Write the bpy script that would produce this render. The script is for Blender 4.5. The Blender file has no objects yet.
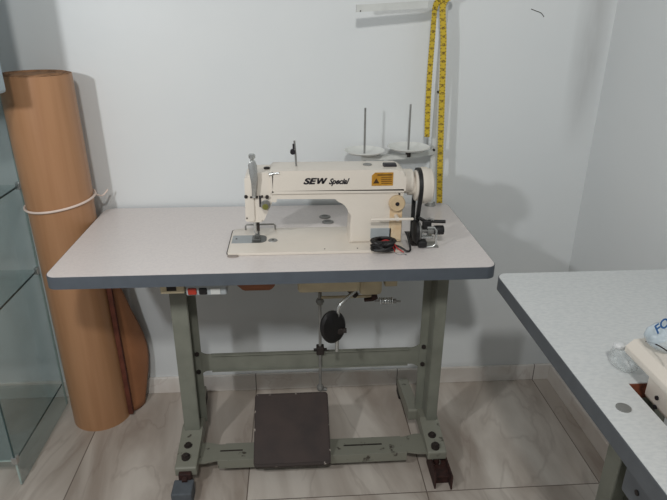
import bpy, bmesh, math, random
from mathutils import Vector, Matrix
random.seed(7)
C = bpy.context.scene.collection
H = 0.7886                      # height of both table tops
CAM = Vector((0.05133, -1.96283, 1.43994))
RX = Vector((0.99760, -0.06892, 0.00596)); UP = Vector((0.02138, 0.38914, 0.92093)); BK = Vector((-0.06579, -0.91860, 0.38968))
FPX = 573.65
def at(px, py, **k):
    """real place of a point seen in the photograph, given one of its coordinates"""
    d = -BK + (px-333.5)/FPX*RX - (py-250)/FPX*UP
    (a, v), = k.items(); i = 'xyz'.index(a)
    return CAM + d*((v-CAM[i])/d[i])

# ------------------------------------------------------------------ materials
def nt(name):
    m = bpy.data.materials.new(name); m.use_nodes = True
    return m, m.node_tree.nodes, m.node_tree.links, m.node_tree.nodes['Principled BSDF']
def s2l(c): return tuple((x/255/12.92 if x/255 <= .04045 else ((x/255+.055)/1.055)**2.4) for x in c)+(1,)
def mat(name, c, rough=.5, metal=0., var=.08, scale=30., c2=None, bump=0., spec=.5, stretch=(1,1,1)):
    m, n, l, b = nt(name)
    tc = n.new('ShaderNodeTexCoord'); mp = n.new('ShaderNodeMapping'); mp.inputs['Scale'].default_value = stretch
    nz = n.new('ShaderNodeTexNoise'); nz.inputs['Scale'].default_value = scale; nz.inputs['Detail'].default_value = 5
    l.new(tc.outputs['Object'], mp.inputs['Vector']); l.new(mp.outputs[0], nz.inputs['Vector'])
    rp = n.new('ShaderNodeValToRGB'); a = s2l(c); bcol = s2l(c2) if c2 else tuple(x*(1-var*2) for x in a[:3])+(1,)
    rp.color_ramp.elements[0].color = bcol; rp.color_ramp.elements[1].color = a
    rp.color_ramp.elements[0].position = .3; rp.color_ramp.elements[1].position = .62
    l.new(nz.outputs['Fac'], rp.inputs[0]); l.new(rp.outputs[0], b.inputs['Base Color'])
    b.inputs['Roughness'].default_value = rough; b.inputs['Metallic'].default_value = metal
    b.inputs['Specular IOR Level'].default_value = spec
    if bump:
        bp = n.new('ShaderNodeBump'); bp.inputs['Strength'].default_value = bump; bp.inputs['Distance'].default_value = .002
        l.new(nz.outputs['Fac'], bp.inputs['Height']); l.new(bp.outputs[0], b.inputs['Normal'])
    return m
def M(n, l, op, a, b=None, c=None):
    x = n.new('ShaderNodeMath'); x.operation = op
    for i, v in enumerate((a, b, c)):
        if v is None: continue
        if isinstance(v, (int, float)): x.inputs[i].default_value = v
        else: l.new(v, x.inputs[i])
    return x.outputs[0]
def mixc(n, l, f, a, b, mode='MIX'):
    x = n.new('ShaderNodeMix'); x.data_type = 'RGBA'; x.blend_type = mode
    if isinstance(f, (int, float)): x.inputs[0].default_value = f
    else: l.new(f, x.inputs[0])
    for i, v in ((6, a), (7, b)):
        if isinstance(v, tuple): x.inputs[i].default_value = v
        else: l.new(v, x.inputs[i])
    return x.outputs[2]

def wall_mat():
    m, n, l, b = nt('painted_plaster')
    g = n.new('ShaderNodeNewGeometry'); sp = n.new('ShaderNodeSeparateXYZ'); l.new(g.outputs['Position'], sp.inputs[0])
    n1 = n.new('ShaderNodeTexNoise'); n1.inputs['Scale'].default_value = 1.7; n1.inputs['Detail'].default_value = 6; l.new(g.outputs['Position'], n1.inputs['Vector'])
    col = mixc(n, l, n1.outputs['Fac'], s2l((214, 219, 221)), s2l((226, 228, 227)))
    # grimy smears that were rubbed on the plaster beside the corner
    n2 = n.new('ShaderNodeTexNoise'); n2.inputs['Scale'].default_value = 5; n2.inputs['Detail'].default_value = 4
    mp = n.new('ShaderNodeMapping'); mp.inputs['Scale'].default_value = (3, 3, .6); l.new(g.outputs['Position'], mp.inputs['Vector']); l.new(mp.outputs[0], n2.inputs['Vector'])
    dx = M(n, l, 'ABSOLUTE', M(n, l, 'SUBTRACT', sp.outputs['X'], 1.045))
    near = M(n, l, 'SUBTRACT', 1.0, M(n, l, 'MULTIPLY', dx, 15.0)); near = M(n, l, 'MAXIMUM', near, 0.0)
    zz = M(n, l, 'MULTIPLY', M(n, l, 'SUBTRACT', sp.outputs['Z'], .95), 3.0); zz = M(n, l, 'MINIMUM', M(n, l, 'MAXIMUM', zz, 0.), 1.)
    sm = M(n, l, 'MULTIPLY', M(n, l, 'MULTIPLY', near, zz), M(n, l, 'MULTIPLY', n2.outputs['Fac'], .85))
    col = mixc(n, l, sm, col, s2l((120, 118, 116)))
    # a few small scuffs
    vo = n.new('ShaderNodeTexVoronoi'); vo.inputs['Scale'].default_value = 3.3; l.new(g.outputs['Position'], vo.inputs['Vector'])
    dot = M(n, l, 'LESS_THAN', vo.outputs['Distance'], .012)
    col = mixc(n, l, M(n, l, 'MULTIPLY', dot, .45), col, s2l((110, 105, 100)))
    l.new(col, b.inputs['Base Color']); b.inputs['Roughness'].default_value = .42; b.inputs['Specular IOR Level'].default_value = .4
    n3 = n.new('ShaderNodeTexNoise'); n3.inputs['Scale'].default_value = 9; l.new(g.outputs['Position'], n3.inputs['Vector'])
    bp = n.new('ShaderNodeBump'); bp.inputs['Strength'].default_value = .25; bp.inputs['Distance'].default_value = .006
    l.new(n3.outputs['Fac'], bp.inputs['Height']); l.new(bp.outputs[0], b.inputs['Normal'])
    return m

def marble_mat(name, light, dark, vein, vert=False):
    m, n, l, b = nt(name)
    g = n.new('ShaderNodeNewGeometry'); sp = n.new('ShaderNodeSeparateXYZ'); l.new(g.outputs['Position'], sp.inputs[0])
    T = .5775
    ux = M(n, l, 'DIVIDE', M(n, l, 'SUBTRACT', sp.outputs['X'], .457), T); uy = M(n, l, 'DIVIDE', M(n, l, 'ADD', sp.outputs['Y'], .585), T)
    ix = M(n, l, 'FLOOR', ux); iy = M(n, l, 'FLOOR', uy)
    cb = n.new('ShaderNodeCombineXYZ'); l.new(ix, cb.inputs[0]); l.new(iy, cb.inputs[1])
    wn = n.new('ShaderNodeTexWhiteNoise'); wn.noise_dimensions = '3D'; l.new(cb.outputs[0], wn.inputs['Vector'])
    ang = M(n, l, 'ADD', M(n, l, 'MULTIPLY', wn.outputs['Value'], .9), -.45)
    vr = n.new('ShaderNodeVectorRotate'); vr.rotation_type = 'Z_AXIS'; l.new(g.outputs['Position'], vr.inputs['Vector']); l.new(ang, vr.inputs['Angle'])
    off = n.new('ShaderNodeVectorMath'); off.operation = 'MULTIPLY_ADD'; l.new(wn.outputs['Color'], off.inputs[0]); off.inputs[1].default_value = (7, 7, 7); l.new(vr.outputs[0], off.inputs[2])
    mp = n.new('ShaderNodeMapping'); mp.inputs['Scale'].default_value = (4.2, 1.1, 3); l.new(off.outputs[0], mp.inputs['Vector'])
    n1 = n.new('ShaderNodeTexNoise'); n1.inputs['Scale'].default_value = 1.5; n1.inputs['Detail'].default_value = 8; n1.inputs['Distortion'].default_value = .6; l.new(mp.outputs[0], n1.inputs['Vector'])
    rp = n.new('ShaderNodeValToRGB'); rp.color_ramp.elements[0].position = .34; rp.color_ramp.elements[1].position = .66
    rp.color_ramp.elements[0].color = s2l(dark); rp.color_ramp.elements[1].color = s2l(light); l.new(n1.outputs['Fac'], rp.inputs[0])
    n2 = n.new('ShaderNodeTexNoise'); n2.inputs['Scale'].default_value = .9; n2.inputs['Detail'].default_value = 5; n2.inputs['Distortion'].default_value = .9; l.new(mp.outputs[0], n2.inputs['Vector'])
    v = M(n, l, 'ABSOLUTE', M(n, l, 'SUBTRACT', n2.outputs['Fac'], .5)); v = M(n, l, 'SUBTRACT', 1., M(n, l, 'MULTIPLY', v, 60.)); v = M(n, l, 'MAXIMUM', v, 0.)
    col = mixc(n, l, M(n, l, 'MULTIPLY', v, .2), rp.outputs[0], s2l(vein))
    fx = M(n, l, 'FRACT', ux); fy = M(n, l, 'FRACT', uy)
    gx = M(n, l, 'LESS_THAN', M(n, l, 'MINIMUM', fx, M(n, l, 'SUBTRACT', 1., fx)), .0032)
    gy = M(n, l, 'LESS_THAN', M(n, l, 'MINIMUM', fy, M(n, l, 'SUBTRACT', 1., fy)), .0032)
    gr = gx if vert == 'x' else (gy if vert == 'y' else M(n, l, 'MAXIMUM', gx, gy))
    col = mixc(n, l, M(n, l, 'MULTIPLY', gr, .85), col, s2l((96, 84, 76)))
    l.new(col, b.inputs['Base Color']); b.inputs['Roughness'].default_value = .3; b.inputs['Specular IOR Level'].default_value = .4
    return m

def glass_mat(name, tint, alpha, rough=.03, film=(176, 194, 198)):
    """thin pane: part tinted see-through, part mirror by Fresnel"""
    m, n, l, b = nt(name); n.remove(b)
    out = n['Material Output']
    tr = n.new('ShaderNodeBsdfTransparent'); tr.inputs[0].default_value = s2l(tint)
    df = n.new('ShaderNodeBsdfDiffuse'); df.inputs[0].default_value = s2l(film)
    gl = n.new('ShaderNodeBsdfGlossy'); gl.inputs['Roughness'].default_value = rough
    nz = n.new('ShaderNodeTexNoise'); nz.inputs['Scale'].default_value = 6; tc = n.new('ShaderNodeTexCoord'); l.new(tc.outputs['Object'], nz.inputs['Vector'])
    m1 = n.new('ShaderNodeMixShader'); l.new(M(n, l, 'MULTIPLY', nz.outputs['Fac'], alpha*2), m1.inputs[0]); l.new(tr.outputs[0], m1.inputs[1]); l.new(df.outputs[0], m1.inputs[2])
    fr = n.new('ShaderNodeFresnel'); gg = n.new('ShaderNodeNewGeometry'); l.new(M(n, l, 'ADD', M(n, l, 'MULTIPLY', gg.outputs['Backfacing'], 1/1.4-1.4), 1.4), fr.inputs[0])
    m2 = n.new('ShaderNodeMixShader'); l.new(fr.outputs[0], m2.inputs[0]); l.new(m1.outputs[0], m2.inputs[1]); l.new(gl.outputs[0], m2.inputs[2])
    l.new(m2.outputs[0], out.inputs[0])
    return m

def tape_mat():
    m, n, l, b = nt('tape_print')
    g = n.new('ShaderNodeNewGeometry'); sp = n.new('ShaderNodeSeparateXYZ'); l.new(g.outputs['Position'], sp.inputs[0])
    tc = n.new('ShaderNodeUVMap'); su = n.new('ShaderNodeSeparateXYZ'); l.new(tc.outputs[0], su.inputs[0])
    f = M(n, l, 'FRACT', M(n, l, 'MULTIPLY', su.outputs['Y'], 100.))
    tick = M(n, l, 'LESS_THAN', f, .22)
    edge = M(n, l, 'GREATER_THAN', M(n, l, 'ABSOLUTE', M(n, l, 'SUBTRACT', su.outputs['X'], .5)), .27)
    tk = M(n, l, 'MULTIPLY', tick, edge)
    f2 = M(n, l, 'ABSOLUTE', M(n, l, 'SUBTRACT', M(n, l, 'FRACT', M(n, l, 'ADD', M(n, l, 'MULTIPLY', su.outputs['Y'], 40.), .3)), .5))
    nz = n.new('ShaderNodeTexNoise'); nz.inputs['Scale'].default_value = 420; l.new(g.outputs['Position'], nz.inputs['Vector'])
    num = M(n, l, 'MULTIPLY', M(n, l, 'LESS_THAN', f2, .17), M(n, l, 'SUBTRACT', 1., edge)); num = M(n, l, 'MULTIPLY', num, M(n, l, 'GREATER_THAN', nz.outputs['Fac'], .46))
    col = mixc(n, l, M(n, l, 'MULTIPLY', M(n, l, 'MAXIMUM', tk, num), .9), s2l((200, 172, 44)), s2l((92, 70, 26)))
    l.new(col, b.inputs['Base Color']); b.inputs['Roughness'].default_value = .5
    return m

WALL = wall_mat()
FLOOR = marble_mat('marble_tile', (210, 202, 192), (164, 152, 141), (118, 100, 90))
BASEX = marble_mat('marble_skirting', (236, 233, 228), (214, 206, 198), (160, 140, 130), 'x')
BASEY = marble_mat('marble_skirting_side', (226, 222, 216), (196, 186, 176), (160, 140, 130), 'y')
LAM = mat('pale_laminate', (222, 215, 211), .3, c2=(215, 208, 205), scale=140)
LAM2 = mat('speckled_laminate', (214, 216, 215), .4, c2=(202, 205, 205), scale=160, stretch=(.5, 1, 1))
EDGE = mat('blue_grey_edging', (86, 93, 101), .45, var=.06)
EDGE2 = mat('dark_grey_edging', (90, 94, 98), .45, var=.06)
GREEN = mat('grey_green_enamel', (128, 130, 119), .42, var=.1, scale=14)
GREENW = mat('worn_enamel', (132, 132, 120), .45, c2=(70, 64, 56), scale=34)
for e, p in zip(GREENW.node_tree.nodes['Color Ramp'].color_ramp.elements, (.30, .37)): e.position = p
CREAM = mat('cream_enamel', (223, 215, 203), .3, var=.02, scale=8)
CREAM2 = mat('aged_cream_enamel', (206, 192, 160), .4, var=.1, scale=16)
CHROME = mat('worn_chrome', (205, 207, 205), .25, .75, var=.1)
STEEL = mat('dull_steel', (150, 150, 147), .42, .5, var=.15)
PLATE = mat('blue_grey_plate', (164, 170, 172), .4, .2, var=.05)
DPLATE = mat('dark_grey_plate', (104, 106, 104), .4, .5, var=.1)
BLACK = mat('black_rubber', (24, 23, 24), .5, var=.2)
DARK = mat('dark_grime_and_gaps', (48, 40, 36), .7, var=.3)  # dark hardware and marks, also painted in for the shade of gaps and slots
RUST = mat('rusted_iron', (62, 34, 28), .75, c2=(34, 20, 18), scale=60, bump=.4)
PEDAL = mat('worn_pedal_mat', (64, 52, 48), .7, c2=(50, 42, 40), scale=12, bump=.2)
PEDW = mat('chipped_pedal_rim', (54, 44, 40), .7, c2=(170, 160, 150), scale=55)
PEDW.node_tree.nodes['Color Ramp'].color_ramp.elements[0].position = .33; PEDW.node_tree.nodes['Color Ramp'].color_ramp.elements[1].position = .36
RUBBER = mat('grey_rubber', (92, 98, 104), .7, var=.12)
KRAFT = mat('kraft_card', (176, 132, 96), .38, c2=(165, 121, 86), scale=6, stretch=(6, 6, .3), spec=.5)
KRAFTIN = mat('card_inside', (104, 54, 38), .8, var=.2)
CARDEND = mat('rolled_card_end', (158, 118, 84), .8, c2=(110, 80, 56), scale=40)
STRING = mat('white_cord', (226, 208, 196), .7, var=.05)
TAPE = tape_mat()
WHITE = mat('white_powder_coat', (208, 210, 206), .4, var=.04)
DISH = mat('white_plastic_dish', (224, 225, 220), .4, var=.03)
GOLD = mat('gold_label', (190, 140, 46), .35, c2=(168, 118, 40), scale=70)
INK = mat('black_ink', (26, 22, 30), .5, var=.05)
INKB = mat('brown_ink', (70, 46, 20), .5, var=.05)
BEIGE = mat('beige_plastic', (206, 182, 146), .45, var=.06)
TAN = mat('oil_stained_cream', (222, 202, 170), .4, c2=(206, 172, 130), scale=30)
GREYP = mat('light_grey_plate', (166, 172, 174), .4, var=.05)
RED = mat('red_button', (176, 56, 40), .4, var=.1)
REDW = mat('red_wire', (170, 40, 40), .4, var=.1)
WOOD = mat('brown_wood', (150, 92, 60), .5, c2=(120, 70, 44), scale=20, stretch=(.5, 4, 4))
RAW = mat('raw_chipboard', (128, 68, 44), .8, var=.3, scale=80)
FILM = glass_mat('pale_blue_film', (246, 250, 252), .6, .3, (216, 228, 236))
BLUE = mat('blue_print', (40, 92, 150), .5, var=.05)
PBLUE = mat('pale_blue_plastic', (176, 196, 206), .4, var=.06)
GLASS = glass_mat('tinted_pane', (246, 250, 250), .07)
GEDGE = mat('pane_edge', (60, 84, 84), .2, var=.1)
LEDGE = mat('bright_pane_edge', (178, 196, 190), .2, var=.1)
BAG = glass_mat('clear_bag', (252, 253, 253), .28, .35, (232, 236, 236))
BRASS = mat('brass_green', (150, 150, 84), .35, .6, var=.1)

# ------------------------------------------------------------------ geometry
origin = {}
def link(name, bm, m, parent=None, base=None, smooth=False, mats=None):
    o0 = Vector(base) if base is not None else (origin[parent] if parent else Vector())
    bmesh.ops.recalc_face_normals(bm, faces=bm.faces)
    for v in bm.verts: v.co -= o0
    me = bpy.data.meshes.new(name); 
    if smooth:
        for f in bm.faces: f.smooth = True
        for e in bm.edges:
            if len(e.link_faces) == 2 and e.calc_face_angle(0) > math.radians(38): e.smooth = False
    bm.to_mesh(me); bm.free()
    for mm in (mats or [m]): me.materials.append(mm)
    o = bpy.data.objects.new(name, me); C.objects.link(o)
    origin[o] = o0
    if parent: o.parent = parent
    else: o.location = o0
    return o
def tag(o, label=None, cat=None, group=None, kind=None):
    for k, v in (('label', label), ('category', cat), ('group', group), ('kind', kind)):
        if v: o[k] = v
    return o
def thing(name, label, cat, base, group=None):
    o = bpy.data.objects.new(name, None); C.objects.link(o); o.location = base; origin[o] = Vector(base); o.empty_display_size = .05
    return tag(o, label, cat, group)
def box(bm, a, b, bev=0., seg=2, rot=None, piv=None):
    a, b = Vector(a), Vector(b); c = (a+b)/2; s = b-a
    r = bmesh.ops.create_cube(bm, size=1.); vs = r['verts']
    for v in vs: v.co = Vector((v.co.x*abs(s.x), v.co.y*abs(s.y), v.co.z*abs(s.z)))+c
    if bev:
        es = list({e for v in vs for e in v.link_edges})
        rr = bmesh.ops.bevel(bm, geom=es, offset=bev, segments=seg, profile=.5, affect='EDGES')
        vs = list({v for f in rr['faces'] for v in f.verts} | {v for v in vs if v.is_valid})
    if rot is not None:
        p = Vector(piv) if piv is not None else c
        for v in vs: v.co = rot @ (v.co-p) + p
    return vs
def roundpoly(pts, rads, seg=6):
    out = []; n = len(pts)
    for i, p in enumerate(pts):
        r = rads[i] if isinstance(rads, (list, tuple)) else rads
        p = Vector(p); a = Vector(pts[i-1]); b = Vector(pts[(i+1) % n])
        if r <= 0: out.append(p); continue
        u = (a-p).normalized(); w = (b-p).normalized(); th = u.angle(w); t = r/math.tan(th/2)
        t = min(t, (a-p).length*.49, (b-p).length*.49); r = t*math.tan(th/2)
        cen = p + (u+w).normalized()*(r/math.sin(th/2)); s = p+u*t; e = p+w*t
        a0 = math.atan2(*(s-cen).yx); a1 = math.atan2(*(e-cen).yx); d = (a1-a0+math.pi) % (2*math.pi)-math.pi
        for k in range(seg+1):
            q = a0+d*k/seg; out.append(cen+Vector((math.cos(q), math.sin(q)))*r)
    return out
def prism(bm, pts, lo, hi, axis='z', bev=0., seg=2):
    def P(u, v, w): return {'z': (u, v, w), 'y': (u, w, v), 'x': (w, u, v)}[axis]
    a = [bm.verts.new(P(p[0], p[1], lo)) for p in pts]; b = [bm.verts.new(P(p[0], p[1], hi)) for p in pts]
    f1 = bm.faces.new(a); f2 = bm.faces.new(b[::-1])
    for i in range(len(a)): bm.faces.new((a[i], b[i], b[(i+1) % len(a)], a[(i+1) % len(a)]))
    if bev: bmesh.ops.bevel(bm, geom=list(set(f1.edges) | set(f2.edges)), offset=bev, segments=seg, profile=.5, affect='EDGES')
def cyl(bm, p, q, r, r2=None, seg=24, bev=0.):
    p, q = Vector(p), Vector(q); d = q-p
    res = bmesh.ops.create_cone(bm, cap_ends=True, segments=seg, radius1=r, radius2=r if r2 is None else r2, depth=d.length,
        matrix=Matrix.Translation((p+q)/2) @ d.to_track_quat('Z', 'Y').to_matrix().to_4x4())
    if bev:
        es = list({e for v in res['verts'] for e in v.link_edges if len(e.link_faces) == 2 and e.calc_face_angle(0) > 1.})
        bmesh.ops.bevel(bm, geom=es, offset=bev, segments=2, profile=.5, affect='EDGES')
def lathe(bm, prof, org, axis='z', seg=40, sx=1., sy=1.):
    rings = []; org = Vector(org)
    for r, h in prof:
        ring = []
        for k in range(seg):
            a = 2*math.pi*k/seg; u, v = r*math.cos(a)*sx, r*math.sin(a)*sy
            ring.append(bm.verts.new(org+Vector({'z': (u, v, h), 'x': (h, u, v), 'y': (u, h, v)}[axis])))
        rings.append(ring)
    for A, B in zip(rings, rings[1:]):
        for k in range(seg): bm.faces.new((A[k], A[(k+1) % seg], B[(k+1) % seg], B[k]))
    bm.faces.new(rings[0][::-1]); bm.faces.new(rings[-1])
def tube(bm, pts, r, seg=10, closed=False, rr=None):
    pts = [Vector(p) for p in pts]; n = len(pts); rings = []; nrm = None
    for i, p in enumerate(pts):
        if closed: t = (pts[(i+1) % n]-pts[i-1]).normalized()
        else: t = (pts[min(i+1, n-1)]-pts[max(i-1, 0)]).normalized()
        if nrm is None: nrm = t.orthogonal().normalized()
        nrm = (nrm-t*nrm.dot(t)).normalized(); bn = t.cross(nrm); R = rr[i] if rr else r
        rings.append([bm.verts.new(p+(nrm*math.cos(2*math.pi*k/seg)+bn*math.sin(2*math.pi*k/seg))*R) for k in range(seg)])
    for i in range(n if closed else n-1):
        A, B = rings[i], rings[(i+1) % n]
        for k in range(seg): bm.faces.new((A[k], A[(k+1) % seg], B[(k+1) % seg], B[k]))
    if not closed: bm.faces.new(rings[0][::-1]); bm.faces.new(rings[-1])
def smoothpath(pts, k=8):
    P = [Vector(p) for p in pts]; out = []
    for i in range(len(P)-1):
        a, b, c, d = P[max(i-1, 0)], P[i], P[i+1], P[min(i+2, len(P)-1)]
        for j in range(k):
            t = j/k; out.append(.5*((2*b)+(c-a)*t+(2*a-5*b+4*c-d)*t*t+(3*b-a-3*c+d)*t**3))
    return out+[P[-1]]
def solid(fn, *a, **k):
    bm = bmesh.new(); fn(bm, *a, **k); return bm
def part(name, m, parent, *ops, smooth=False, base=None):
    bm = bmesh.new()
    for fn, a, k in ops: fn(bm, *a, **k)
    return link(name, bm, m, parent, base=base, smooth=smooth)
def B(*a, **k): return (box, a, k)
def P(*a, **k): return (prism, a, k)
def Cy(*a, **k): return (cyl, a, k)
def L(*a, **k): return (lathe, a, k)
def T(*a, **k): return (tube, a, k)
def text(name, s, m, parent, loc, size, rot, shear=0., offset=0., width=None, ext=.0003):
    cu = bpy.data.curves.new(name, 'FONT'); cu.body = s; cu.size = size; cu.shear = shear; cu.offset = offset; cu.extrude = ext
    o = bpy.data.objects.new(name, cu); C.objects.link(o); bpy.context.view_layer.update()
    me = bpy.data.meshes.new_from_object(o.evaluated_get(bpy.context.evaluated_depsgraph_get())); bpy.data.objects.remove(o)
    xs = [v.co.x for v in me.vertices]; x0, x1 = min(xs), max(xs); f = width/(x1-x0) if width else 1
    o0 = origin[parent]
    for v in me.vertices: v.co = rot @ Vector(((v.co.x-x0)*f, v.co.y, v.co.z)) + Vector(loc) - o0
    me.name = name; me.materials.clear(); me.materials.append(m)
    o = bpy.data.objects.new(name, me); C.objects.link(o); o.parent = parent; origin[o] = o0
    return o
STAND = Matrix.Rotation(math.pi/2, 3, 'X')      # writing stood up on a wall-facing surface
def struct(name, m, *ops, base=(0, 0, 0)):
    return tag(part(name, m, None, *ops, base=base), kind='structure')

# ------------------------------------------------------------------ room
XR = 1.112
struct('floor', FLOOR, B((-2.6, -4.2, -.05), (XR, 0, 0)))
struct('wall_back', WALL, B((-2.6, 0, -.05), (XR+.1, .1, 2.7)))
struct('wall_right', WALL, B((XR, -4.2, -.05), (XR+.1, 0, 2.7)))
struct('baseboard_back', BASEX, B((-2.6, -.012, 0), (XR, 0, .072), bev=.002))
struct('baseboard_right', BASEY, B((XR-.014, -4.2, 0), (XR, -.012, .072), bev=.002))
# faint pencil scribble and chips on the plaster
bm = bmesh.new(); tube(bm, smoothpath([at(531, 9, y=0), at(536, 11, y=0), at(541, 13, y=0), at(544, 17, y=0)]), .0012, 6)
tag(link('trim_1', bm, DARK), kind='structure')

# ------------------------------------------------------------------ sewing table
tb = thing('sewing_table', 'sewing table with pale laminate top on a grey-green steel treadle stand', 'table', (0, -.29, 0))
x0, x1, y0, y1 = -.607, .603, -.570, -.012
top = roundpoly([(x0, y0), (x1, y0), (x1, y1), (x0, y1)], .03, 8)
ins = roundpoly([(x0+.002, y0+.002), (x1-.002, y0+.002), (x1-.002, y1-.002), (x0+.002, y1-.002)], .028, 8)
part('tabletop', LAM, tb, P(ins, H-.03, H, bev=.001))
# edging is a band around the slab
def band(bm, outer, inner, lo, hi):
    a = [[bm.verts.new((p[0], p[1], z)) for p in r] for r, z in ((outer, lo), (outer, hi), (inner, hi), (inner, lo))]
    n = len(outer)
    for A, Bb in zip(a, a[1:]+a[:1]):
        for i in range(n): bm.faces.new((A[i], A[(i+1) % n], Bb[(i+1) % n], Bb[i]))
part('edge_band', EDGE, tb, (band, (top, ins, H-.036, H-.0012), {}))
for (gx, gy) in ((.152, -.141), (.159, -.192)):
    g = part('grommet', STEEL, tb, L([(.0, H), (.019, H), (.019, H+.002), (.015, H+.004), (0.0001, H+.004)], (gx, gy, 0), seg=24), smooth=True)
    part('cap_slot', DARK, g, B((gx-.009, gy-.002, H+.003), (gx+.009, gy+.002, H+.0046)))
part('belt_slot', DARK, tb, B((.395, -.41, H-.001), (.432, -.29, H+.0006)))  # dark plate painted in for the shaded opening, no hole is cut

def upright(xa, xb, right):
    # welded channel leaning slightly back from foot to table
    def lean(bm, x_0, x_1, ya0, ya1, yb0, yb1, z0=.09, z1=.752):
        v = [bm.verts.new(c) for c in ((x_0, ya0, z0), (x_1, ya0, z0), (x_1, ya1, z0), (x_0, ya1, z0), (x_0, yb0, z1), (x_1, yb0, z1), (x_1, yb1, z1), (x_0, yb1, z1))]
        for q in ((0, 1, 2, 3), (4, 5, 6, 7), (0, 1, 5, 4), (1, 2, 6, 5), (2, 3, 7, 6), (3, 0, 4, 7)): bm.faces.new([v[i] for i in q])
        bmesh.ops.bevel(bm, geom=list({e for w in v for e in w.link_edges}), offset=.002, segments=2, affect='EDGES')
    bm = bmesh.new()
    if right:
        lean(bm, xa+.026, xb, -.375, -.368, -.372, -.365)        # front flange
        lean(bm, xa+.026, xa+.031, -.368, -.305, -.365, -.302)     # web
        lean(bm, xa, xb, -.306, -.299, -.303, -.296)             # rear flange
    else:
        lean(bm, xa, xb-.014, -.375, -.368, -.372, -.365)
        lean(bm, xa, xa+.005, -.368, -.305, -.365, -.302)
        lean(bm, xa, xb, -.306, -.299, -.303, -.296)
    return link('upright', bm, GREEN, tb)
upright(-.338, -.272, False); upright(.468, .530, True)
# top mounting plates
for xc in (-.335, .505): part('mounting_plate', GREEN, tb, B((xc-.06, -.46, .7525-.008), (xc+.06, -.1, .7525), bev=.002))
# upper crossbar with flared ends
def barpoly(xl, xr, zt, zb, fl, fw=.05):
    return roundpoly([(xl, zb-fl), (xl+fw*.5, zb-fl), (xl+fw, zb), (xr-fw, zb), (xr-fw*.5, zb-fl), (xr, zb-fl), (xr, zt+fl), (xr-fw*.5, zt+fl), (xr-fw, zt), (xl+fw, zt), (xl+fw*.5, zt+fl), (xl, zt+fl)],
                     [0, .008, .03, .03, .008, 0, 0, .008, .03, .03, .008, 0], 5)
part('upper_crossbar', GREEN, tb, P(barpoly(-.31, .5, .362, .298, .016), -.300, -.294, 'y'), B((-.24, -.308, .297), (.43, -.294, .301)), B((-.24, -.308, .359), (.43, -.294, .363)))
for bx, bz in ((-.285, .37), (-.285, .30), (.482, .37), (.482, .30)):
    part('bolt', DARK, tb, Cy((bx, -.30, bz), (bx, -.311, bz), .008, seg=6))
# foot castings along y
for xa, xb in ((-.348, -.279), (.474, .537)):
    yf = -.525 if xa < 0 else -.505; xr = xa if xa < 0 else xa-.03
    out = roundpoly([(yf, .052), (yf, .088), (-.40, .105), (-.36, .115), (-.30, .108), (-.30, .06), (-.45, .06)], .008, 3)
    rear = roundpoly([(-.31, .06), (-.31, .108), (-.09, .085), (-.06, .052), (-.14, .045)], .008, 3)
    f = part('foot', GREENW, tb, P(out, xa, xb, 'x', bev=.004), P(rear, xr, xr+.04, 'x', bev=.003))
    for by in (-.485, -.435):
        part('foot_bolt', DARK, f, Cy(((xa+xb)/2-.004, by, .085), ((xa+xb)/2-.004, by, .107), .011, .010, seg=6), Cy(((xa+xb)/2-.004, by, .085), ((xa+xb)/2-.004, by, .101), .014, seg=20))
# lower crossbar: flat channel with a front lip
lo = roundpoly([(-.285, -.484), (-.26, -.484), (-.22, -.474), (.41, -.474), (.45, -.484), (.48, -.484), (.48, -.39), (.45, -.39), (.41, -.402), (-.22, -.402), (-.26, -.39), (-.285, -.39)], [0, .02, .03, .03, .02, 0, 0, .02, .03, .03, .02, 0], 5)
part('lower_crossbar', GREENW, tb, P(lo, .063, .069, 'z'), B((-.22, -.478, .034), (.41, -.473, .069), bev=.001), B((-.2, -.402, .034), (.4, -.398, .069), bev=.001))
for sa, sb in ((.2, .33), (-.215, -.14)): part('crossbar_slot', DARK, tb, B((sa, -.437, .0685), (sb, -.431, .0698)))
# rubber feet, one missing at the right front where the rusty bracket shows
part('rubber_foot', RUBBER, tb, B((-.350, -.598, .0), (-.287, -.535, .052), bev=.004))
part('foot_bracket', RUST, tb, B((-.335, -.54, .03), (-.295, -.515, .075), bev=.003), Cy((-.315, -.52, .066), (-.315, -.55, .055), .009, seg=8))
part('rubber_foot', BLACK, tb, B((.448, -.11, .0), (.482, -.055, .05), bev=.004))
part('rubber_foot', BLACK, tb, B((-.346, -.11, .0), (-.310, -.055, .05), bev=.004))
bm = bmesh.new()
box(bm, (.484, -.575, .0), (.489, -.455, .055), .001); box(bm, (.536, -.582, .0), (.541, -.455, .055), .001)
box(bm, (.484, -.56, .030), (.541, -.505, .036), .001); box(bm, (.484, -.505, .034), (.496, -.455, .04), .001); box(bm, (.522, -.505, .034), (.541, -.455, .04), .001)
box(bm, (.489, -.552, .0), (.536, -.548, .034), .001); cyl(bm, (.508, -.49, .03), (.508, -.49, .06), .011, seg=12)
tag(link('foot_bracket', bm, RUST, tb), 'bare rusty bracket where the front foot pad is missing')
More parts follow.
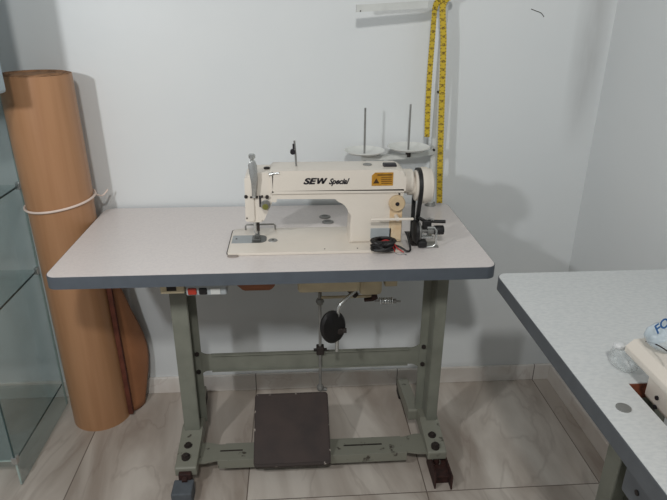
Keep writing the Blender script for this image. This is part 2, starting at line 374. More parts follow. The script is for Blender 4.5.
# treadle
pd_f, pd_b = -.512, -.31
bm = bmesh.new()
def slab(bm, xa, xb, ya, za, yb, zb, t, r=.012):
    pts = roundpoly([(xa, 0), (xb, 0), (xb, 1), (xa, 1)], 0, 2); L_ = math.hypot(yb-ya, zb-za)
    pts = roundpoly([(xa, 0), (xb, 0), (xb, L_), (xa, L_)], r, 5); d = Vector((0, yb-ya, zb-za))/L_; nn = Vector((0, -d.z, d.y))
    A = [bm.verts.new(Vector((p[0], ya, za))+d*p[1]) for p in pts]; Bv = [bm.verts.new(v.co-nn*t) for v in A]
    bm.faces.new(A); bm.faces.new(Bv[::-1])
    for i in range(len(A)): bm.faces.new((A[i], Bv[i], Bv[(i+1) % len(A)], A[(i+1) % len(A)]))
slab(bm, -.1, .152, -.512, .066, -.312, .203, .022)
pd = link('treadle', bm, PEDW, tb)
bm = bmesh.new(); slab(bm, -.096, .148, -.507, .0725, -.318, .2015, .004); link('treadle_mat', bm, PEDAL, pd)
part('treadle_hinge', GREENW, tb, B((-.06, -.45, .068), (-.02, -.42, .082)), B((.07, -.45, .068), (.11, -.42, .082)), Cy((-.08, -.435, .078), (.13, -.435, .078), .005))
rd = part('connecting_rod', STEEL, tb, Cy((.127, -.305, .205), (.127, -.30, .553), .005, seg=12), smooth=True)
part('ball_joint', STEEL, rd, L([(.0, -.014), (.01, -.01), (.013, 0), (.01, .01), (0.0001, .014)], (.127, -.303, .215), seg=16), Cy((.125, -.30, .208), (.15, -.30, .203), .006), smooth=True)
part('ball_joint', STEEL, rd, L([(.0, -.014), (.01, -.01), (.014, 0), (.01, .01), (0.0001, .014)], (.127, -.30, .553), seg=16), Cy((.127, -.30, .55), (.127, -.30, .585), .006), smooth=True)
part('rod_clamp', DARK, rd, B((.114, -.315, .355), (.14, -.29, .385), bev=.003), Cy((.105, -.303, .37), (.15, -.303, .37), .005))
part('wooden_tray', WOOD, tb, P(roundpoly([(-.118, .752), (-.008, .752), (-.008, .715), (-.022, .700), (-.098, .700), (-.118, .72)], [0, 0, .01, .008, .008, .01], 4), -.50, -.38, 'y', bev=.002))

sw = thing('switch_box', 'motor switch under the table edge with red and black buttons', 'switch', (-.19, -.5, .7525))
part('housing', GREYP, sw, B((-.251, -.535, .706), (-.141, -.46, .7525), bev=.004))
part('red_button', RED, sw, B((-.246, -.539, .710), (-.222, -.533, .73), bev=.003))
part('black_button', BLACK, sw, B((-.216, -.539, .710), (-.194, -.533, .73), bev=.003))
part('sticker', WHITE, sw, B((-.184, -.537, .710), (-.158, -.534, .728)))
jb = thing('junction_box', 'cream terminal block with dark slot under the table, left of the switch', 'switch', (-.31, -.5, .7525))
part('housing', CREAM2, jb, B((-.324, -.52, .706), (-.258, -.46, .7525), bev=.003))
part('slot', DARK, jb, B((-.306, -.522, .716), (-.280, -.519, .728)))

# motor and linkage beneath
mo = thing('clutch_motor', 'cream motor gearbox with spring lever hanging under the table', 'motor', (.3, -.3, .7525))
part('housing', CREAM2, mo, B((.245, -.40, .62), (.315, -.30, .7525), bev=.012), Cy((.28, -.30, .66), (.28, -.14, .66), .07, bev=.01), B((.325, -.38, .64), (.365, -.32, .7525), bev=.004))
part('bracket', RUST, mo, P(roundpoly([(.300, .622), (.305, .602), (.29, .594), (.262, .592), (.262, .598), (.285, .601), (.292, .63)], .002, 3), -.385, -.37, 'y'))
part('lever', CREAM2, mo, B((.13, -.335, .580), (.31, -.329, .588), bev=.001))
part('spring_rod', STEEL, mo, Cy((.295, -.38, .592), (.378, -.38, .588), .003), Cy((.355, -.38, .59), (.363, -.38, .59), .009, seg=6))
hel = [(.310+.045*t/90, -.38+.009*math.cos(t*.42), .591+.009*math.sin(t*.42)) for t in range(91)]
part('spring', CHROME, mo, T(hel, .0028, 6), smooth=True)

# ------------------------------------------------------------------ sewing machine
sm = thing('sewing_machine', 'cream industrial lockstitch sewing machine lettered SEW Special on the sewing table', 'sewing machine', (.12, -.353, H))
bz = H+.009
part('bed_gap_shade', DARK, sm, P(roundpoly([(-.146, -.452), (.368, -.452), (.368, -.256), (-.146, -.256)], .012), H, H+.004))  # dark sheet standing in for the shaded gap around the bed
part('bed', CREAM, sm, P(roundpoly([(-.142, -.457), (.366, -.457), (.366, -.260), (-.142, -.260)], [.008, .004, .004, .02]), H+.001, bz, bev=.0025), smooth=True)
body = roundpoly([(-.081, 1.014), (.362, 1.015), (.366, .952), (.364, .944), (.366, bz-.001), (.209, bz-.001), (.217, .934), (-.008, .937), (-.040, .868), (-.086, .868)],
                 [.018, .02, .004, .004, 0, 0, .048, .014, .008, .006], 6)
part('body', CREAM, sm, P(body, -.398, -.308, 'y', bev=.008, seg=4), smooth=True)
part('arm_cover', CREAM, sm, P(roundpoly([(-.016, 1.020), (.369, 1.020), (.369, .953), (-.016, .953)], [.006, .022, .004, .003]), -.404, -.302, 'y', bev=.010, seg=4), smooth=True)
part('face_plate', CREAM, sm, P(roundpoly([(-.087, 1.0), (-.064, 1.007), (-.064, .872), (-.090, .872)], .004), -.403, -.303, 'y', bev=.002), smooth=True)
fy = -.4045
text('lettering', 'SE', INK, sm, (.077, fy, .982), .0235, STAND, .3, .0011, .0385)
def bars(bm, pts, w, sh=.3):
    for (ax, az), (bx, bz_) in zip(pts, pts[1:]):
        q = [(ax-w, az), (ax+w, az), (bx+w, bz_), (bx-w, bz_)]
        prism(bm, [(.1115+x*1.08+sh*z, .982+z) for x, z in q], fy-.0004, fy+.0006, 'y')
part('lettering', INK, sm, (bars, ([(.002, .0165), (.0065, 0), (.0125, .0165), (.0185, 0), (.0235, .0165)], .0026), {}))
text('lettering', 'Special', INK, sm, (.1485, fy, .981), .0225, STAND, .45, .0008, .059)
lb = part('warning_label', GOLD, sm, P([(.270, .974), (.331, .974), (.331, 1.0125), (.279, 1.0125), (.270, 1.004)], fy-.0004, fy+.001, 'y'))
part('label_print', INKB, lb, B((.286, fy-.0008, 1.004), (.328, fy, 1.007)), B((.297, fy-.0008, .998), (.327, fy, .9995)), B((.297, fy-.0008, .992), (.327, fy, .9935)), B((.297, fy-.0008, .986), (.328, fy, .9875)), B((.297, fy-.0008, .980), (.327, fy, .9815)),
     P([(.274, .981), (.292, .981), (.283, .996)], fy-.0008, fy, 'y'))
# stitch dial, reverse lever, plates
d = part('stitch_dial', BEIGE, sm, L([(0, 0), (.021, 0), (.024, -.004), (.024, -.012), (.021, -.016), (.0001, -.016)], (.345, -.399, .922), 'y', 32), smooth=True)
part('dial_hub', INK, d, L([(0, 0), (.006, 0), (.005, -.003), (.0001, -.003)], (.345, -.415, .922), 'y', 16))
part('stained_panel', TAN, sm, B((.327, -.4005, H+.012), (.363, -.397, .918), bev=.001))
part('wheel_neck', CREAM, sm, Cy((.355, -.353, .972), (.396, -.353, .972), .036, bev=.004), smooth=True)
lv = part('reverse_lever', CREAM, sm, B((.268, -.432, .877), (.392, -.424, .8845), bev=.003), Cy((.345, -.40, .881), (.345, -.43, .881), .006))
part('tag_plate', GREYP, sm, B((.272, -.4005, .812), (.333, -.397, .843), bev=.0006))
part('screw', DARK, sm, Cy((.278, -.4012, .81), (.278, -.398, .81), .003, seg=10))
part('screw', DARK, sm, Cy((.352, -.4012, .947), (.352, -.398, .947), .0025, seg=10))
part('screw', DARK, sm, Cy((-.026, -.353, 1.009), (-.026, -.353, 1.018), .009, seg=12), smooth=True)
part('screw', STEEL, sm, Cy((.264, -.345, 1.013), (.264, -.345, 1.022), .013, seg=20), smooth=True)
part('oil_cap', INK, sm, B((.308, -.372, 1.012), (.346, -.345, 1.027), bev=.003))
# needle head
tg = [at(a, b, y=-.41) for a, b in ((248, 165), (250, 161), (255, 161), (257, 166), (257.5, 178), (256, 198), (252, 198), (251.2, 182), (249, 172))]
part('thread_take_up_guard', CHROME, sm, P([(p.x, p.z) for p in tg], -.414, -.402, 'y', bev=.003), smooth=True)
part('pressure_screw', CHROME, sm, L([(0, -.025), (.008, -.025), (.008, 0), (.005, .006), (.005, .014), (.0095, .018), (.0095, .026), (.007, .029), (.0001, .029)], (-.064, -.390, 1.037), seg=18), smooth=True)
part('thread_guide', CHROME, sm, Cy((-.014, -.400, 1.012), (.010, -.406, 1.015), .0033), Cy((-.018, -.402, 1.010), (-.006, -.404, 1.013), .005), smooth=True)
part('head_slot', INK, sm, B((-.049, -.4005, .915), (-.044, -.397, .948)))
for a, b, r in ((246, 196.5, .005), (267, 197, .005), (262, 196.5, .003), (251, 197, .0028), (257, 197, .0026), (247, 218, .002)):
    p = at(a, b, y=-.402); part('screw', DARK, sm, Cy((p.x, -.406, p.z), (p.x, -.397, p.z), r, seg=12))
tn = part('tension_knob', STEEL, sm, L([(0, 0), (.012, 0), (.014, -.003), (.010, -.006), (.014, -.009), (.011, -.014), (.009, -.024), (.0001, -.024)], (-.031, -.398, .922), 'y', 24), smooth=True)
part('knob_cap', BRASS, tn, L([(0, 0), (.009, 0), (.007, -.004), (.0001, -.004)], (-.031, -.422, .922), 'y', 18), smooth=True)
part('presser_bar', DARK, sm, B((-.076, -.362, .855), (-.054, -.346, .870), bev=.001), Cy((-.058, -.355, .826), (-.058, -.355, .87), .0042))
part('needle_bar', CHROME, sm, Cy((-.067, -.358, .822), (-.067, -.358, .869), .0045), Cy((-.067, -.358, .80), (-.067, -.358, .826), .0018), smooth=True)
part('presser_foot', DPLATE, sm, B((-.074, -.372, bz+.001), (-.052, -.342, bz+.007), bev=.001), B((-.070, -.362, bz+.005), (-.055, -.349, bz+.018), bev=.002), Cy((-.058, -.355, bz+.01), (-.058, -.355, .83), .0032))
part('slide_plate', PLATE, sm, B((-.137, -.383, bz-.001), (-.078, -.322, bz+.0008)))
part('needle_plate', DPLATE, sm, P(roundpoly([(-.078, -.383), (-.035, -.383), (-.035, -.322), (-.078, -.322)], [0, .03, .03, 0], 8), bz-.001, bz+.001))
part('screw', DARK, sm, Cy((-.125, -.350, bz), (-.125, -.350, bz+.0015), .003, seg=10))
oc = part('oil_sight_cap', STEEL, sm, L([(0, 0), (.014, 0), (.013, .002), (.0001, .002)], (-.016, -.366, bz), seg=24), smooth=True)
part('cap_slot', DARK, oc, B((-.019, -.368, bz+.0015), (-.013, -.364, bz+.0028)))
part('corner_cushion', mat('grimy_grey_rubber', (150, 140, 132), .6), sm, L([(0, H), (.016, H), (.015, H+.004), (.0001, H+.005)], (-.126, -.461, 0), seg=20, sy=.5), smooth=True)
part('back_rail', STEEL, sm, T([(-.103, -.272, bz), (-.103, -.272, bz+.013), (-.098, -.272, bz+.017), (-.016, -.272, bz+.017), (-.011, -.272, bz+.013), (-.011, -.272, bz)], .0028, 8))
for a in (.235, .33): part('screw', DARK, sm, Cy((a-.1, -.44, bz), (a-.1, -.44, bz+.001), .002, seg=8))
# thread post on top of the arm
tp = part('thread_post', STEEL, sm, T([(.058, -.35, 1.015), (.057, -.35, 1.05), (.054, -.35, 1.093)], .0028, 8), smooth=True)
part('post_tension', INK, tp, Cy((.049, -.358, 1.062), (.049, -.346, 1.062), .0075, seg=14), Cy((.052, -.35, 1.07), (.052, -.35, 1.084), .0035, seg=10))
# handwheel and belt
hw = part('handwheel', CREAM, sm, L([(0, .384), (.028, .384), (.028, .402), (.043, .404), (.045, .406), (.045, .418), (.050, .420), (.054, .421), (.054, .438), (.050, .444), (.050, .450), (.044, .455), (.0001, .455)], (0, -.353, .958), 'x', 48), smooth=True)
bp = []
for k in range(25):
    a = math.radians(-12+204*k/24); bp.append(Vector((.413, -.353+.0465*math.cos(a)*1.0, .962+.0465*math.sin(a))))
bp = [Vector((.406, -.385, .76)), Vector((.408, -.397, .85))][:0]+bp
path = [Vector((.409, -.372, .772)), Vector((.411, -.33-.06, .86))]
belt = [Vector((.409, -.340, .772))] + [Vector((.415, -.353+.0475*math.cos(math.radians(-15+210*k/28)), .958+.0475*math.sin(math.radians(-15+210*k/28)))) for k in range(29)] + [Vector((.409, -.372, .772))]
def ribbon(bm, pts, wx, t):
    n = len(pts); rings = []
    for i, p in enumerate(pts):
        tn_ = (pts[min(i+1, n-1)]-pts[max(i-1, 0)]).normalized(); nn = tn_.cross(Vector((1, 0, 0))).normalized()
        rings.append([bm.verts.new(p+Vector((sx*wx, 0, 0))+nn*st*t) for sx, st in ((-1, -1), (1, -1), (1, 1), (-1, 1))])
    for A, Bv in zip(rings, rings[1:]):
        for k in range(4): bm.faces.new((A[k], A[(k+1) % 4], Bv[(k+1) % 4], Bv[k]))
    bm.faces.new(rings[0]); bm.faces.new(rings[-1][::-1])
bm = bmesh.new(); ribbon(bm, belt, .0055, .0048); link('drive_belt', bm, BLACK, sm, smooth=True)
part('oil_pan', CREAM2, sm, B((.055, -.455, .662), (.24, -.262, H-.002), bev=.01))
kl = part('knee_lifter', CHROME, sm, T(smoothpath([(.268, -.36, .66), (.235, -.38, .632), (.196, -.395, .602), (.180, -.40, .582), (.178, -.40, .55), (.176, -.40, .425)], 6), .0062, 12), smooth=True)
rot = Matrix.Rotation(math.radians(38), 4, 'Z') @ Matrix.Rotation(math.radians(-12), 4, 'Y')
bm = bmesh.new(); lathe(bm, [(0, -.010), (.036, -.010), (.042, -.005), (.044, .003), (.038, .010), (.0001, .012)], (0, 0, 0), 'x', 32, 1.05, 1.4)
bmesh.ops.transform(bm, matrix=Matrix.Translation((.162, -.405, .518)) @ Matrix.Rotation(math.radians(-58), 4, 'Z') @ Matrix.Rotation(math.radians(20), 4, 'X'), verts=bm.verts)
link('knee_pad', bm, BLACK, kl, smooth=True)
part('pad_clamp', DARK, kl, B((.172, -.408, .49), (.195, -.39, .51), bev=.003), Cy((.19, -.4, .5), (.206, -.4, .5), .008, seg=12))
part('lifter_clamp', DARK, kl, Cy((.195, -.37, .655), (.238, -.37, .607), .012, .010, seg=14), Cy((.178, -.36, .645), (.22, -.36, .662), .014, seg=14), smooth=True)

# wires beside the machine
wb = thing('wire_bundle', 'tangled black wires with red lead lying beside the sewing machine pillar', 'wires', (.30, -.47, H))
def wob(cx, cy, cz, rx, ry, rz, turns, ph, n=70):
    return [(cx+rx*math.cos(ph+turns*6.283*i/n)*(1-.25*i/n)+.004*math.sin(i*.7+ph), cy+ry*math.sin(ph+turns*6.283*i/n)+.003*math.cos(i*.5), cz+rz*math.sin(ph*2+i*.23)+.004) for i in range(n+1)]
part('black_cable', BLACK, wb, T(wob(.305, -.450, bz+.012, .034, .020, .012, 4.3, .2), .0048, 8), T(wob(.300, -.455, bz+.014, .028, .018, .013, 4.4, 1.9), .0048, 8), T(smoothpath([(.33, -.44, bz+.01), (.352, -.45, bz+.006), (.372, -.462, H+.006), (.385, -.44, H+.006), (.378, -.41, .83)]), .003, 8), smooth=True)
part('red_wire', REDW, wb, T(smoothpath([(.296, -.448, bz+.022), (.31, -.455, bz+.03), (.33, -.458, bz+.022), (.342, -.462, bz+.008), (.36, -.47, H+.006)]), .0022, 8), T(smoothpath([(.304, -.450, bz+.026), (.322, -.46, bz+.025), (.335, -.467, H+.008)]), .0018, 8), smooth=True)
part('white_plug', WHITE, wb, Cy((.306, -.462, bz+.012), (.309, -.456, bz+.024), .006, seg=10, bev=.001), smooth=True)
part('bare_end', CHROME, wb, T(smoothpath([(.336, -.47, H+.003), (.348, -.478, H+.003), (.36, -.474, H+.003), (.366, -.482, H+.003)]), .0014, 6), smooth=True)

# bobbin winder
bw = thing('bobbin_winder', 'black and chrome bobbin winder screwed to the table right of the machine', 'bobbin winder', (.44, -.40, H))
part('base_plate', STEEL, bw, B((.412, -.428, H), (.472, -.385, H+.004), bev=.001))
part('drive_wheel', BLACK, bw, L([(0, .398), (.028, .398), (.034, .402), (.034, .410), (.028, .413), (.0001, .413)], (0, -.405, .833), 'x', 32), smooth=True)
part('wheel_ring', STEEL, bw, L([(0, .412), (.029, .412), (.029, .416), (.020, .421), (.0001, .421)], (0, -.405, .833), 'x', 32), smooth=True)
part('spindle', STEEL, bw, Cy((.414, -.405, .835), (.45, -.405, .835), .007), Cy((.44, -.405, .835), (.462, -.405, .835), .012), smooth=True)
part('bracket', CHROME, bw, T([(.428, -.43, H+.004), (.452, -.43, H+.006), (.462, -.428, H+.012), (.462, -.425, .842), (.456, -.422, .85), (.436, -.42, .85)], .0033, 8), B((.42, -.42, .815), (.455, -.40, .822), bev=.002), smooth=True)
part('tension_post', BLACK, bw, Cy((.458, -.41, .838), (.487, -.41, .838), .014, bev=.003), Cy((.452, -.40, .862), (.492, -.405, .862), .005), smooth=True)
part('stop_latch', BLACK, bw, B((.424, -.412, .84), (.45, -.398, .868), bev=.003), Cy((.412, -.4, .874), (.435, -.403, .862), .005))
part('lever', STEEL, bw, T([(.43, -.4, .862), (.444, -.402, .872), (.458, -.405, .868)], .003, 8), smooth=True)
part('stop_latch', BLACK, bw, B((.41, -.436, H+.004), (.435, -.41, .812), bev=.003))

# ------------------------------------------------------------------ thread stand
ts = thing('thread_stand', 'white pole thread stand with two dish spool holders at the back of the sewing table', 'thread stand', (.545, -.036, H))
px_, py_ = .535, -.036
part('pole', WHITE, ts, Cy((px_, py_, H), (px_, py_, 1.56), .0115), smooth=True)
part('base_nut', STEEL, ts, Cy((px_, py_, H), (px_, py_, H+.012), .02, .016, seg=24), smooth=True)
for dz in (1.185, .992): part('pole_screw', DARK, ts, Cy((px_-.004, py_-.009, dz), (px_-.004, py_-.016, dz), .004, seg=10))
bm = bmesh.new()
pts = [Vector((px_, py_, .984)), Vector((.46, -.075, .982)), Vector((.42, -.095, .982)), Vector((.275, -.095, .978))]
def flatbar(bm, pts, hy, hz):
    rings = []
    for i, p in enumerate(pts):
        t = (pts[min(i+1, len(pts)-1)]-pts[max(i-1, 0)]).normalized(); s = t.cross(Vector((0, 0, 1))).normalized()
        rings.append([bm.verts.new(p+s*a*hy+Vector((0, 0, b*hz))) for a, b in ((-1, -1), (1, -1), (1, 1), (-1, 1))])
    for A, Bv in zip(rings, rings[1:]):
        for k in range(4): bm.faces.new((A[k], A[(k+1) % 4], Bv[(k+1) % 4], Bv[k]))
    bm.faces.new(rings[0]); bm.faces.new(rings[-1][::-1])
flatbar(bm, pts, .010, .007); link('spool_arm', bm, WHITE, ts)
bm = bmesh.new(); flatbar(bm, [Vector((px_+.006, py_-.002, 1.452)), Vector((.47, -.075, 1.450)), Vector((.25, -.09, 1.437))], .006, .0105); ua = link('guide_arm', bm, WHITE, ts)
part('guide_hole', DARK, ua, Cy((.262, -.0955, 1.430), (.262, -.0970, 1.430), .002, seg=8))
for (dx, dz, rr_) in ((.286, .992, .067), (.433, 1.003, .070)):
    dsh = part('spool_dish', DISH, ts, L([(0, 0), (.02, 0), (rr_*.6, .001), (rr_*.85, .005), (rr_, .012), (rr_, .0135), (rr_*.85, .007), (rr_*.6, .003), (.02, .002), (.0001, .002)], (dx, -.095, dz), seg=48), smooth=True)
    part('spool_pin', STEEL, dsh, Cy((dx, -.095, dz-.012), (dx-.001, -.095, dz+.15), .0032, seg=12), smooth=True)
    part('pin_nut', DARK, dsh, Cy((dx, -.095, dz-.022), (dx, -.095, dz-.001), .009, seg=8))

# tape measure
tm = None
def tape(bm, cps, w, yaws, thick=.0006):
    uvl = bm.loops.layers.uv.verify(); pts = smoothpath(cps, 8); n = len(pts); rows = []; s = 0
    for i, p in enumerate(pts):
        if i: s += (p-pts[i-1]).length
        f = i/(n-1); yw = yaws[0]*(1-f)+yaws[1]*f; t = (pts[min(i+1, n-1)]-pts[max(i-1, 0)]).normalized()
        sd = Vector((math.cos(yw), math.sin(yw), 0)); sd = (sd-t*sd.dot(t)).normalized(); nn = sd.cross(t)
        rows.append((s, [bm.verts.new(p+sd*a*w/2+nn*b*thick) for a, b in ((-1, -1), (1, -1), (1, 1), (-1, 1))]))
    for (s0, A), (s1, Bv) in zip(rows, rows[1:]):
        for k in range(4):
            f = bm.faces.new((A[k], A[(k+1) % 4], Bv[(k+1) % 4], Bv[k])); us = ((0, 1), (1, 1), (1, 0), (0, 0))[k]
            for lp, (u, v) in zip(f.loops, ((us[0], s0), (us[1], s0), (us[1], s1), (us[0], s1))): lp[uvl].uv = (u, v)
    bm.faces.new(rows[0][1]); bm.faces.new(rows[-1][1][::-1])
bm = bmesh.new()
yt = -.062
tape(bm, [at(427, 137, y=-.075), at(428, 105, y=-.078), at(430, 70, y=-.075), at(432.5, 38, y=yt-.01), at(434.5, 10, y=yt-.006)], .0175, (-.25, .35))
tape(bm, [at(434.5, 10, y=yt-.006), at(437.5, 2, y=yt-.008), Vector((.53, yt, 1.476)), Vector((.545, yt, 1.474)), at(443, 5, y=yt), at(443.5, 40, y=yt), at(442.5, 80, y=yt), at(441, 130, y=yt), at(440.0, 170, y=yt), at(439.5, 203, y=yt)], .0195, (.35, -.35))
tag(link('tape_measure', bm, TAPE, None, base=(.55, yt, H+.02)), 'yellow tape measure draped over the thread stand arm and hanging down its pole', 'tape measure')

# ------------------------------------------------------------------ roll of brown card
rc = Vector((-.714, -.122, 0)); RR = .107
pr = thing('paper_roll', 'tall roll of brown kraft card tied with white cord standing against the wall', 'paper roll', rc)
bm = bmesh.new(); hgt = 1.252; rings = []
SEG = 96; th0 = math.radians(-8)
for z, k in ((0, .98), (.3, .97), (.62, .96), (.84, .965), (.86, .985), (1.0, .99), (hgt, .985)):
    rings.append([bm.verts.new(rc+Vector((math.cos(th0-2*math.pi*i/SEG), math.sin(th0-2*math.pi*i/SEG), 0))*(RR*k-.004*i/SEG)+Vector((0, 0, z))) for i in range(SEG+1)])
inner = [[bm.verts.new(rc+Vector((math.cos(th0-2*math.pi*i/SEG), math.sin(th0-2*math.pi*i/SEG), 0))*(.05)+Vector((0, 0, z))) for i in range(SEG+1)] for z in (hgt-.001, hgt-.25)]
allr = rings+inner
for A, Bv in zip(allr, allr[1:]):
    for i in range(SEG): bm.faces.new((A[i], A[i+1], Bv[i+1], Bv[i]))
for A, Bv in zip(rings, rings[1:]): bm.faces.new((A[0], A[-1], Bv[-1], Bv[0]))
link('rolled_sheet', bm, KRAFT, pr, smooth=True)
# spiral of sheet edges on the top end
for q, (ra, n) in enumerate(((.099, 3),)):
    sp = [(rc.x+math.cos(a)*r, rc.y+math.sin(a)*r, hgt+.001) for a, r in ((th0-i*.16, .101-.0022*i*.16) for i in range(int(6.283*3.2/.16)))]
    part('spiral_end', CARDEND, pr, T(sp, .0026, 6), L([(.05, hgt-.003), (.1, hgt-.003), (.1, hgt+.0005), (.05, hgt+.0005)], (rc.x, rc.y, 0), seg=64))
# loose outer flap
bm = bmesh.new(); g = []
NZ, NW = 26, 12
for i in range(NZ+1):
    z = .004+.60*i/NZ; kz = [(0, .045), (.05, .056), (.1, .068), (.15, .079), (.2, .086), (.25, .087), (.3, .080), (.35, .069), (.42, .051), (.5, .034), (.62, .006)]
    w = next(w0+(w1-w0)*(z-z0)/(z1-z0) for (z0, w0), (z1, w1) in zip(kz, kz[1:]) if z <= z1)
    row = []
    for j in range(NW+1):
        u = j/NW; a = math.radians(-2)+u*.35; x = rc.x+RR*1.03*math.cos(math.radians(-2))+u*w*.78; y = rc.y+.002+u*(.085)*(w/.09)-.012*math.sin(u*math.pi)
        row.append(bm.verts.new((x, min(y, -.018), z)))
    g.append(row)
for i in range(NZ):
    for j in range(NW): bm.faces.new((g[i][j], g[i][j+1], g[i+1][j+1], g[i+1][j]))
o = link('loose_flap', bm, mat('brown_outer_card', (166, 112, 76), .55, var=.08, scale=10), pr, smooth=True)
sd = o.modifiers.new('s', 'SOLIDIFY'); sd.thickness = .003; sd.offset = 0
part('seam_edge', KRAFTIN, pr, B((rc.x+RR*.968, rc.y-.026, .01), (rc.x+RR*1.02+.010, rc.y-.012, .60)))  # dark red inner side of the card showing along the seam
cd = [Vector((rc.x+(RR*1.0+.001)*math.cos(a), rc.y+(RR*1.0+.001)*math.sin(a), .857+.012*math.cos(a)+.006*math.sin(a))) for a in (2*math.pi*i/64 for i in range(64))]
part('cord', STRING, pr, T([c+Vector((0, 0, 0)) for c in cd], .0038, 8, closed=True), smooth=True)
part('cord_tail', STRING, pr, T(smoothpath([(rc.x+RR, -.10, .868), (rc.x+RR+.01, -.075, .855), (rc.x+RR+.016, -.06, .858), (rc.x+RR+.024, -.05, .868)]), .0028, 8), smooth=True)

for o in pr.children:                                   # the roll leans a little to the left
    for v in o.data.vertices: v.co.x += .016*(1-v.co.z/1.25)

# ------------------------------------------------------------------ glass cabinet
gx = -.852
gc = thing('glass_cabinet', 'glass display cabinet with clear shelves at the left edge beside the paper roll', 'cabinet', (-1.1, -.27, 0))
part('side_panel', GLASS, gc, B((gx-.006, -.47, .004), (gx, -.062, 1.214)))
part('side_panel', GLASS, gc, B((-1.45, -.47, .004), (-1.444, -.062, 1.214)))
part('front_panel', GLASS, gc, B((-1.444, -.474, .105), (gx-.006, -.469, 1.214)))
part('top_panel', GLASS, gc, B((-1.45, -.474, 1.2142), (gx, -.062, 1.2212)))
part('panel_edge', LEDGE, gc, B((gx-.006, -.062, .004), (gx, -.058, 1.214)))
part('panel_edge', GEDGE, gc, B((gx-.005, -.478, .1), (gx-.001, -.4745, 1.214)))
for z in (.584, .893, .1):
    s = part('shelf', GLASS, gc, B((-1.444, -.468, z-.006), (gx-.006, -.064, z)))
    part('shelf_edge', GEDGE, s, B((gx-.0065, -.468, z-.006), (gx-.0045, -.064, z)))
    part('shelf_edge', GEDGE if z > .2 else LEDGE, s, B((-1.444, -.4685, z-.006), (gx-.006, -.466, z)))
for z in (.584, .893): part('clip', CHROME, gc, B((gx-.01, -.082, z-.012), (gx+.004, -.062, z+.012), bev=.002))
part('clip', CHROME, gc, B((gx-.012, -.482, .092), (gx+.005, -.462, .118), bev=.002))
part('panel_edge', LEDGE, gc, B((gx-.006, -.475, .004), (gx, -.471, .1)))
bb = tag(part('plastic_box', PBLUE, None, B((-1.15, -.42, 1.2212), (-.722, -.30, 1.80), bev=.008), base=(-.93, -.36, 1.2212)), 'pale blue plastic box on top of the glass cabinet, heightened to shade the wall', 'box')  # height is made up, so that the box throws shade on the wall

# ------------------------------------------------------------------ second table
t2 = thing('sewing_table', 'second sewing table with speckled grey top along the right wall', 'table', (.84, -1.2, 0))
X0, X1, Y0, Y1 = .582, 1.105, -1.80, -.610
top2 = roundpoly([(X0, Y0), (X1, Y0), (X1, Y1), (X0, Y1)], .028, 8); ins2 = roundpoly([(X0+.002, Y0+.002), (X1-.002, Y0+.002), (X1-.002, Y1-.002), (X0+.002, Y1-.002)], .026, 8)
bm = bmesh.new(); prism(bm, ins2, H-.03, H); o = link('tabletop', bm, LAM2, t2)
cut = link('cutter', solid(box, (.673, -1.6, .7), (.93, -1.103, .9)), DARK)
bo = o.modifiers.new('b', 'BOOLEAN'); bo.object = cut; bo.operation = 'DIFFERENCE'; bo.solver = 'EXACT'
cut.location = origin[cut]; bpy.context.view_layer.update()
me = bpy.data.meshes.new_from_object(o.evaluated_get(bpy.context.evaluated_depsgraph_get())); o.modifiers.clear(); o.data = me
bpy.data.objects.remove(cut)
part('edge_band', EDGE2, t2, (band, (top2, ins2, H-.036, H-.0012), {}))
part('cutout_lining', RAW, t2, B((.6735, -1.105, H-.033), (.93, -1.1035, H-.0015)), B((.6732, -1.599, H-.033), (.6745, -1.104, H-.0015)))
g = part('grommet', STEEL, t2, L([(0, H), (.013, H), (.013, H+.0015), (.0001, H+.002)], (.625, -1.173, 0), seg=24), smooth=True)
# stand of the second table
lp = at(612, 462, y=-.93)
lx = .72
for yy in (-.86, -1.68):
    part('upright', GREEN, t2, B((.845, yy-.045, .09), (.852, yy+.012, .745), bev=.002), B((.852, yy+.005, .09), (.92, yy+.012, .745), bev=.001), B((.92, yy-.05, .09), (.927, yy+.012, .745), bev=.001))
    part('foot', GREENW, t2, P(roundpoly([(.66, .05), (.66, .085), (.84, .11), (1.04, .085), (1.04, .05), (.85, .045)], .008, 3), yy-.04, yy+.02, 'y', bev=.003))
    part('rubber_foot', RUBBER, t2, B((.63, yy-.04, 0), (.68, yy+.02, .052), bev=.004)); part('rubber_foot', RUBBER, t2, B((1.0, yy-.04, 0), (1.035, yy+.02, .052), bev=.004))
    part('mounting_plate', GREEN, t2, B((.66, yy-.05, H-.043), (1.07, yy+.03, H-.0355), bev=.002))
part('lower_crossbar', GREENW, t2, B((.72, -1.66, .082), (.79, -.87, .09), bev=.002))
part('upper_crossbar', GREEN, t2, B((.927, -1.66, .3), (.933, -.87, .36), bev=.002))
sw2 = thing('switch_box', 'grey box with a black screw under the edge of the second table', 'switch', (.64, -1.3, .752))
part('housing', EDGE2, sw2, B((.60, -1.36, .68), (.68, -1.25, .7525), bev=.003))
part('screw', DARK, sw2, Cy((.598, -1.29, .712), (.603, -1.29, .712), .005, seg=12))

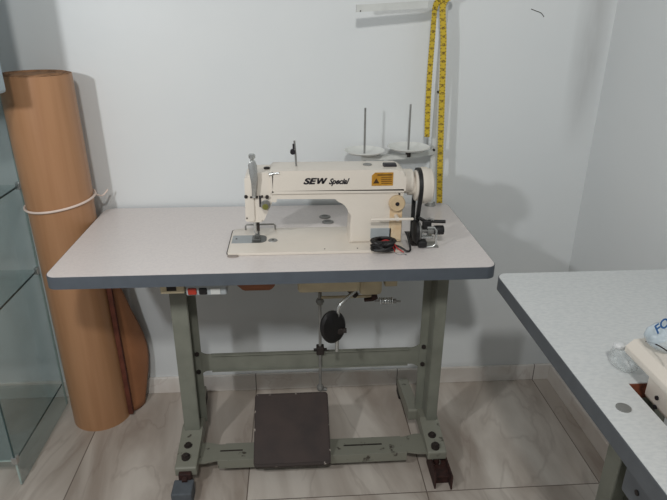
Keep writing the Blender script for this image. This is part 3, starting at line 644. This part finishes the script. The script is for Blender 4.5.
# second machine (only its end is in the picture)
m2 = thing('sewing_machine', 'cream sewing machine bed sitting in the cutout of the second table', 'sewing machine', (.8, -1.35, .75))
part('bed_block', CREAM, m2, P(roundpoly([(.700, .77), (.700, .842), (.90, .842), (.90, .77)], .004), -1.59, -1.118, 'y', bev=.003), smooth=True)
part('bed_plate', CREAM, m2, P(roundpoly([(.672, .838), (.672, .852), (.686, .866), (.92, .886), (.92, .845)], [.003, .004, .006, .01, .004]), -1.595, -1.072, 'y', bev=.004), smooth=True)
part('head', CREAM, m2, B((.76, -1.58, .87), (.90, -1.40, 1.13), bev=.02), B((.77, -1.5, 1.02), (.89, -1.12, 1.12), bev=.025), smooth=True)
for a, b in ((657, 398), (655, 407)):
    p = at(a, b, x=.699); part('screw', INK, m2, Cy((.701, p.y, p.z), (.697, p.y, p.z), .0042, seg=14))
part('support_foot', DARK, m2, B((.71, -1.55, .752), (.89, -1.2, .772)))
part('groove', DARK, m2, T(smoothpath([at(646, 341.5, y=-1.09), at(654, 343.5, y=-1.12), at(661, 347, y=-1.15), at(667, 351, y=-1.17), at(674, 357, y=-1.20)]), .0012, 6))
# plastic bag
bg = thing('plastic_bag', 'clear crumpled plastic bag with blue print lying over the second machine', 'plastic bag', (.74, -1.06, H))
def crumple(bm, cx, cy, cz, rx, ry, rz, sd_, amp=.22):
    rnd = random.Random(sd_); r = bmesh.ops.create_icosphere(bm, subdivisions=4, radius=1.)
    ks = [(Vector((rnd.uniform(-1, 1), rnd.uniform(-1, 1), rnd.uniform(-1, 1))).normalized(), rnd.uniform(3, 9), rnd.uniform(0, 6)) for _ in range(9)]
    for v in r['verts']:
        n_ = v.co.normalized(); s = 1+amp*sum(abs(math.sin(n_.dot(k)*f+p))-.6 for k, f, p in ks)/4
        v.co = Vector((cx+n_.x*rx*s, cy+n_.y*ry*s, max(cz+n_.z*rz*s, H+.0015)))
part('bag_film', BAG, bg, (crumple, (.690, -1.050, .808, .022, .035, .020, 3), {}), smooth=True)
part('bag_corner', mat('milky_film', (214, 216, 216), .4, var=.05), bg, (crumple, (.676, -1.050, .838, .013, .010, .008, 5), {}), smooth=True)
fc = at(671, 337, y=-1.11)
pf = part('printed_film', FILM, bg, (crumple, (fc.x, fc.y, fc.z, .045, .036, .026, 11, .12), {}), smooth=True)
lp = at(656, 336, y=-1.135)
rt = Matrix(((RX.x, UP.x, BK.x), (RX.y, UP.y, BK.y), (RX.z, UP.z, BK.z)))
rt = rt @ Matrix.Rotation(math.radians(38), 3, 'Z')
bag_rot = Matrix.Rotation(math.radians(-18), 3, 'Z') @ Matrix.Rotation(math.radians(52), 3, 'X') @ Matrix.Rotation(math.radians(34), 3, 'Z')
text('print', 'FOR', BLUE, pf, at(657.5, 334, y=-1.150), .020, rt, .25, .0004, .042)

# ------------------------------------------------------------------ light
def area(name, loc, tgt, size, power, col):
    ld = bpy.data.lights.new(name, 'AREA'); ld.shape = 'DISK'; ld.size = size; ld.energy = power; ld.color = col
    o = bpy.data.objects.new(name, ld); C.objects.link(o); o.location = loc
    o.rotation_euler = (Vector(tgt)-Vector(loc)).to_track_quat('-Z', 'Y').to_euler()
area('ceiling_lamp', (-.05, -2.75, 2.75), (0, 0, .8), .2, 54, (1, .985, .955))
area('side_lamp', (-.89, -1.55, 1.56), (.7, 0, .9), .09, 18, (.98, .99, 1))
w = bpy.data.worlds.new('room_light'); bpy.context.scene.world = w; w.use_nodes = True
bgd = w.node_tree.nodes['Background']; bgd.inputs[0].default_value = (.95, .985, 1, 1); bgd.inputs[1].default_value = .46

cam = bpy.data.cameras.new('camera'); cam.sensor_width = 36; cam.lens = FPX*36/667; cam.clip_start = .02
co = bpy.data.objects.new('camera', cam); C.objects.link(co)
m4 = Matrix(((RX.x, UP.x, BK.x, CAM.x), (RX.y, UP.y, BK.y, CAM.y), (RX.z, UP.z, BK.z, CAM.z), (0, 0, 0, 1)))
co.matrix_world = m4
s = bpy.context.scene; s.camera = co
s.view_settings.view_transform = 'Standard'; s.view_settings.look = 'None'; s.view_settings.gamma = 1; s.view_settings.use_curve_mapping = False
s.view_settings.exposure = -1.03
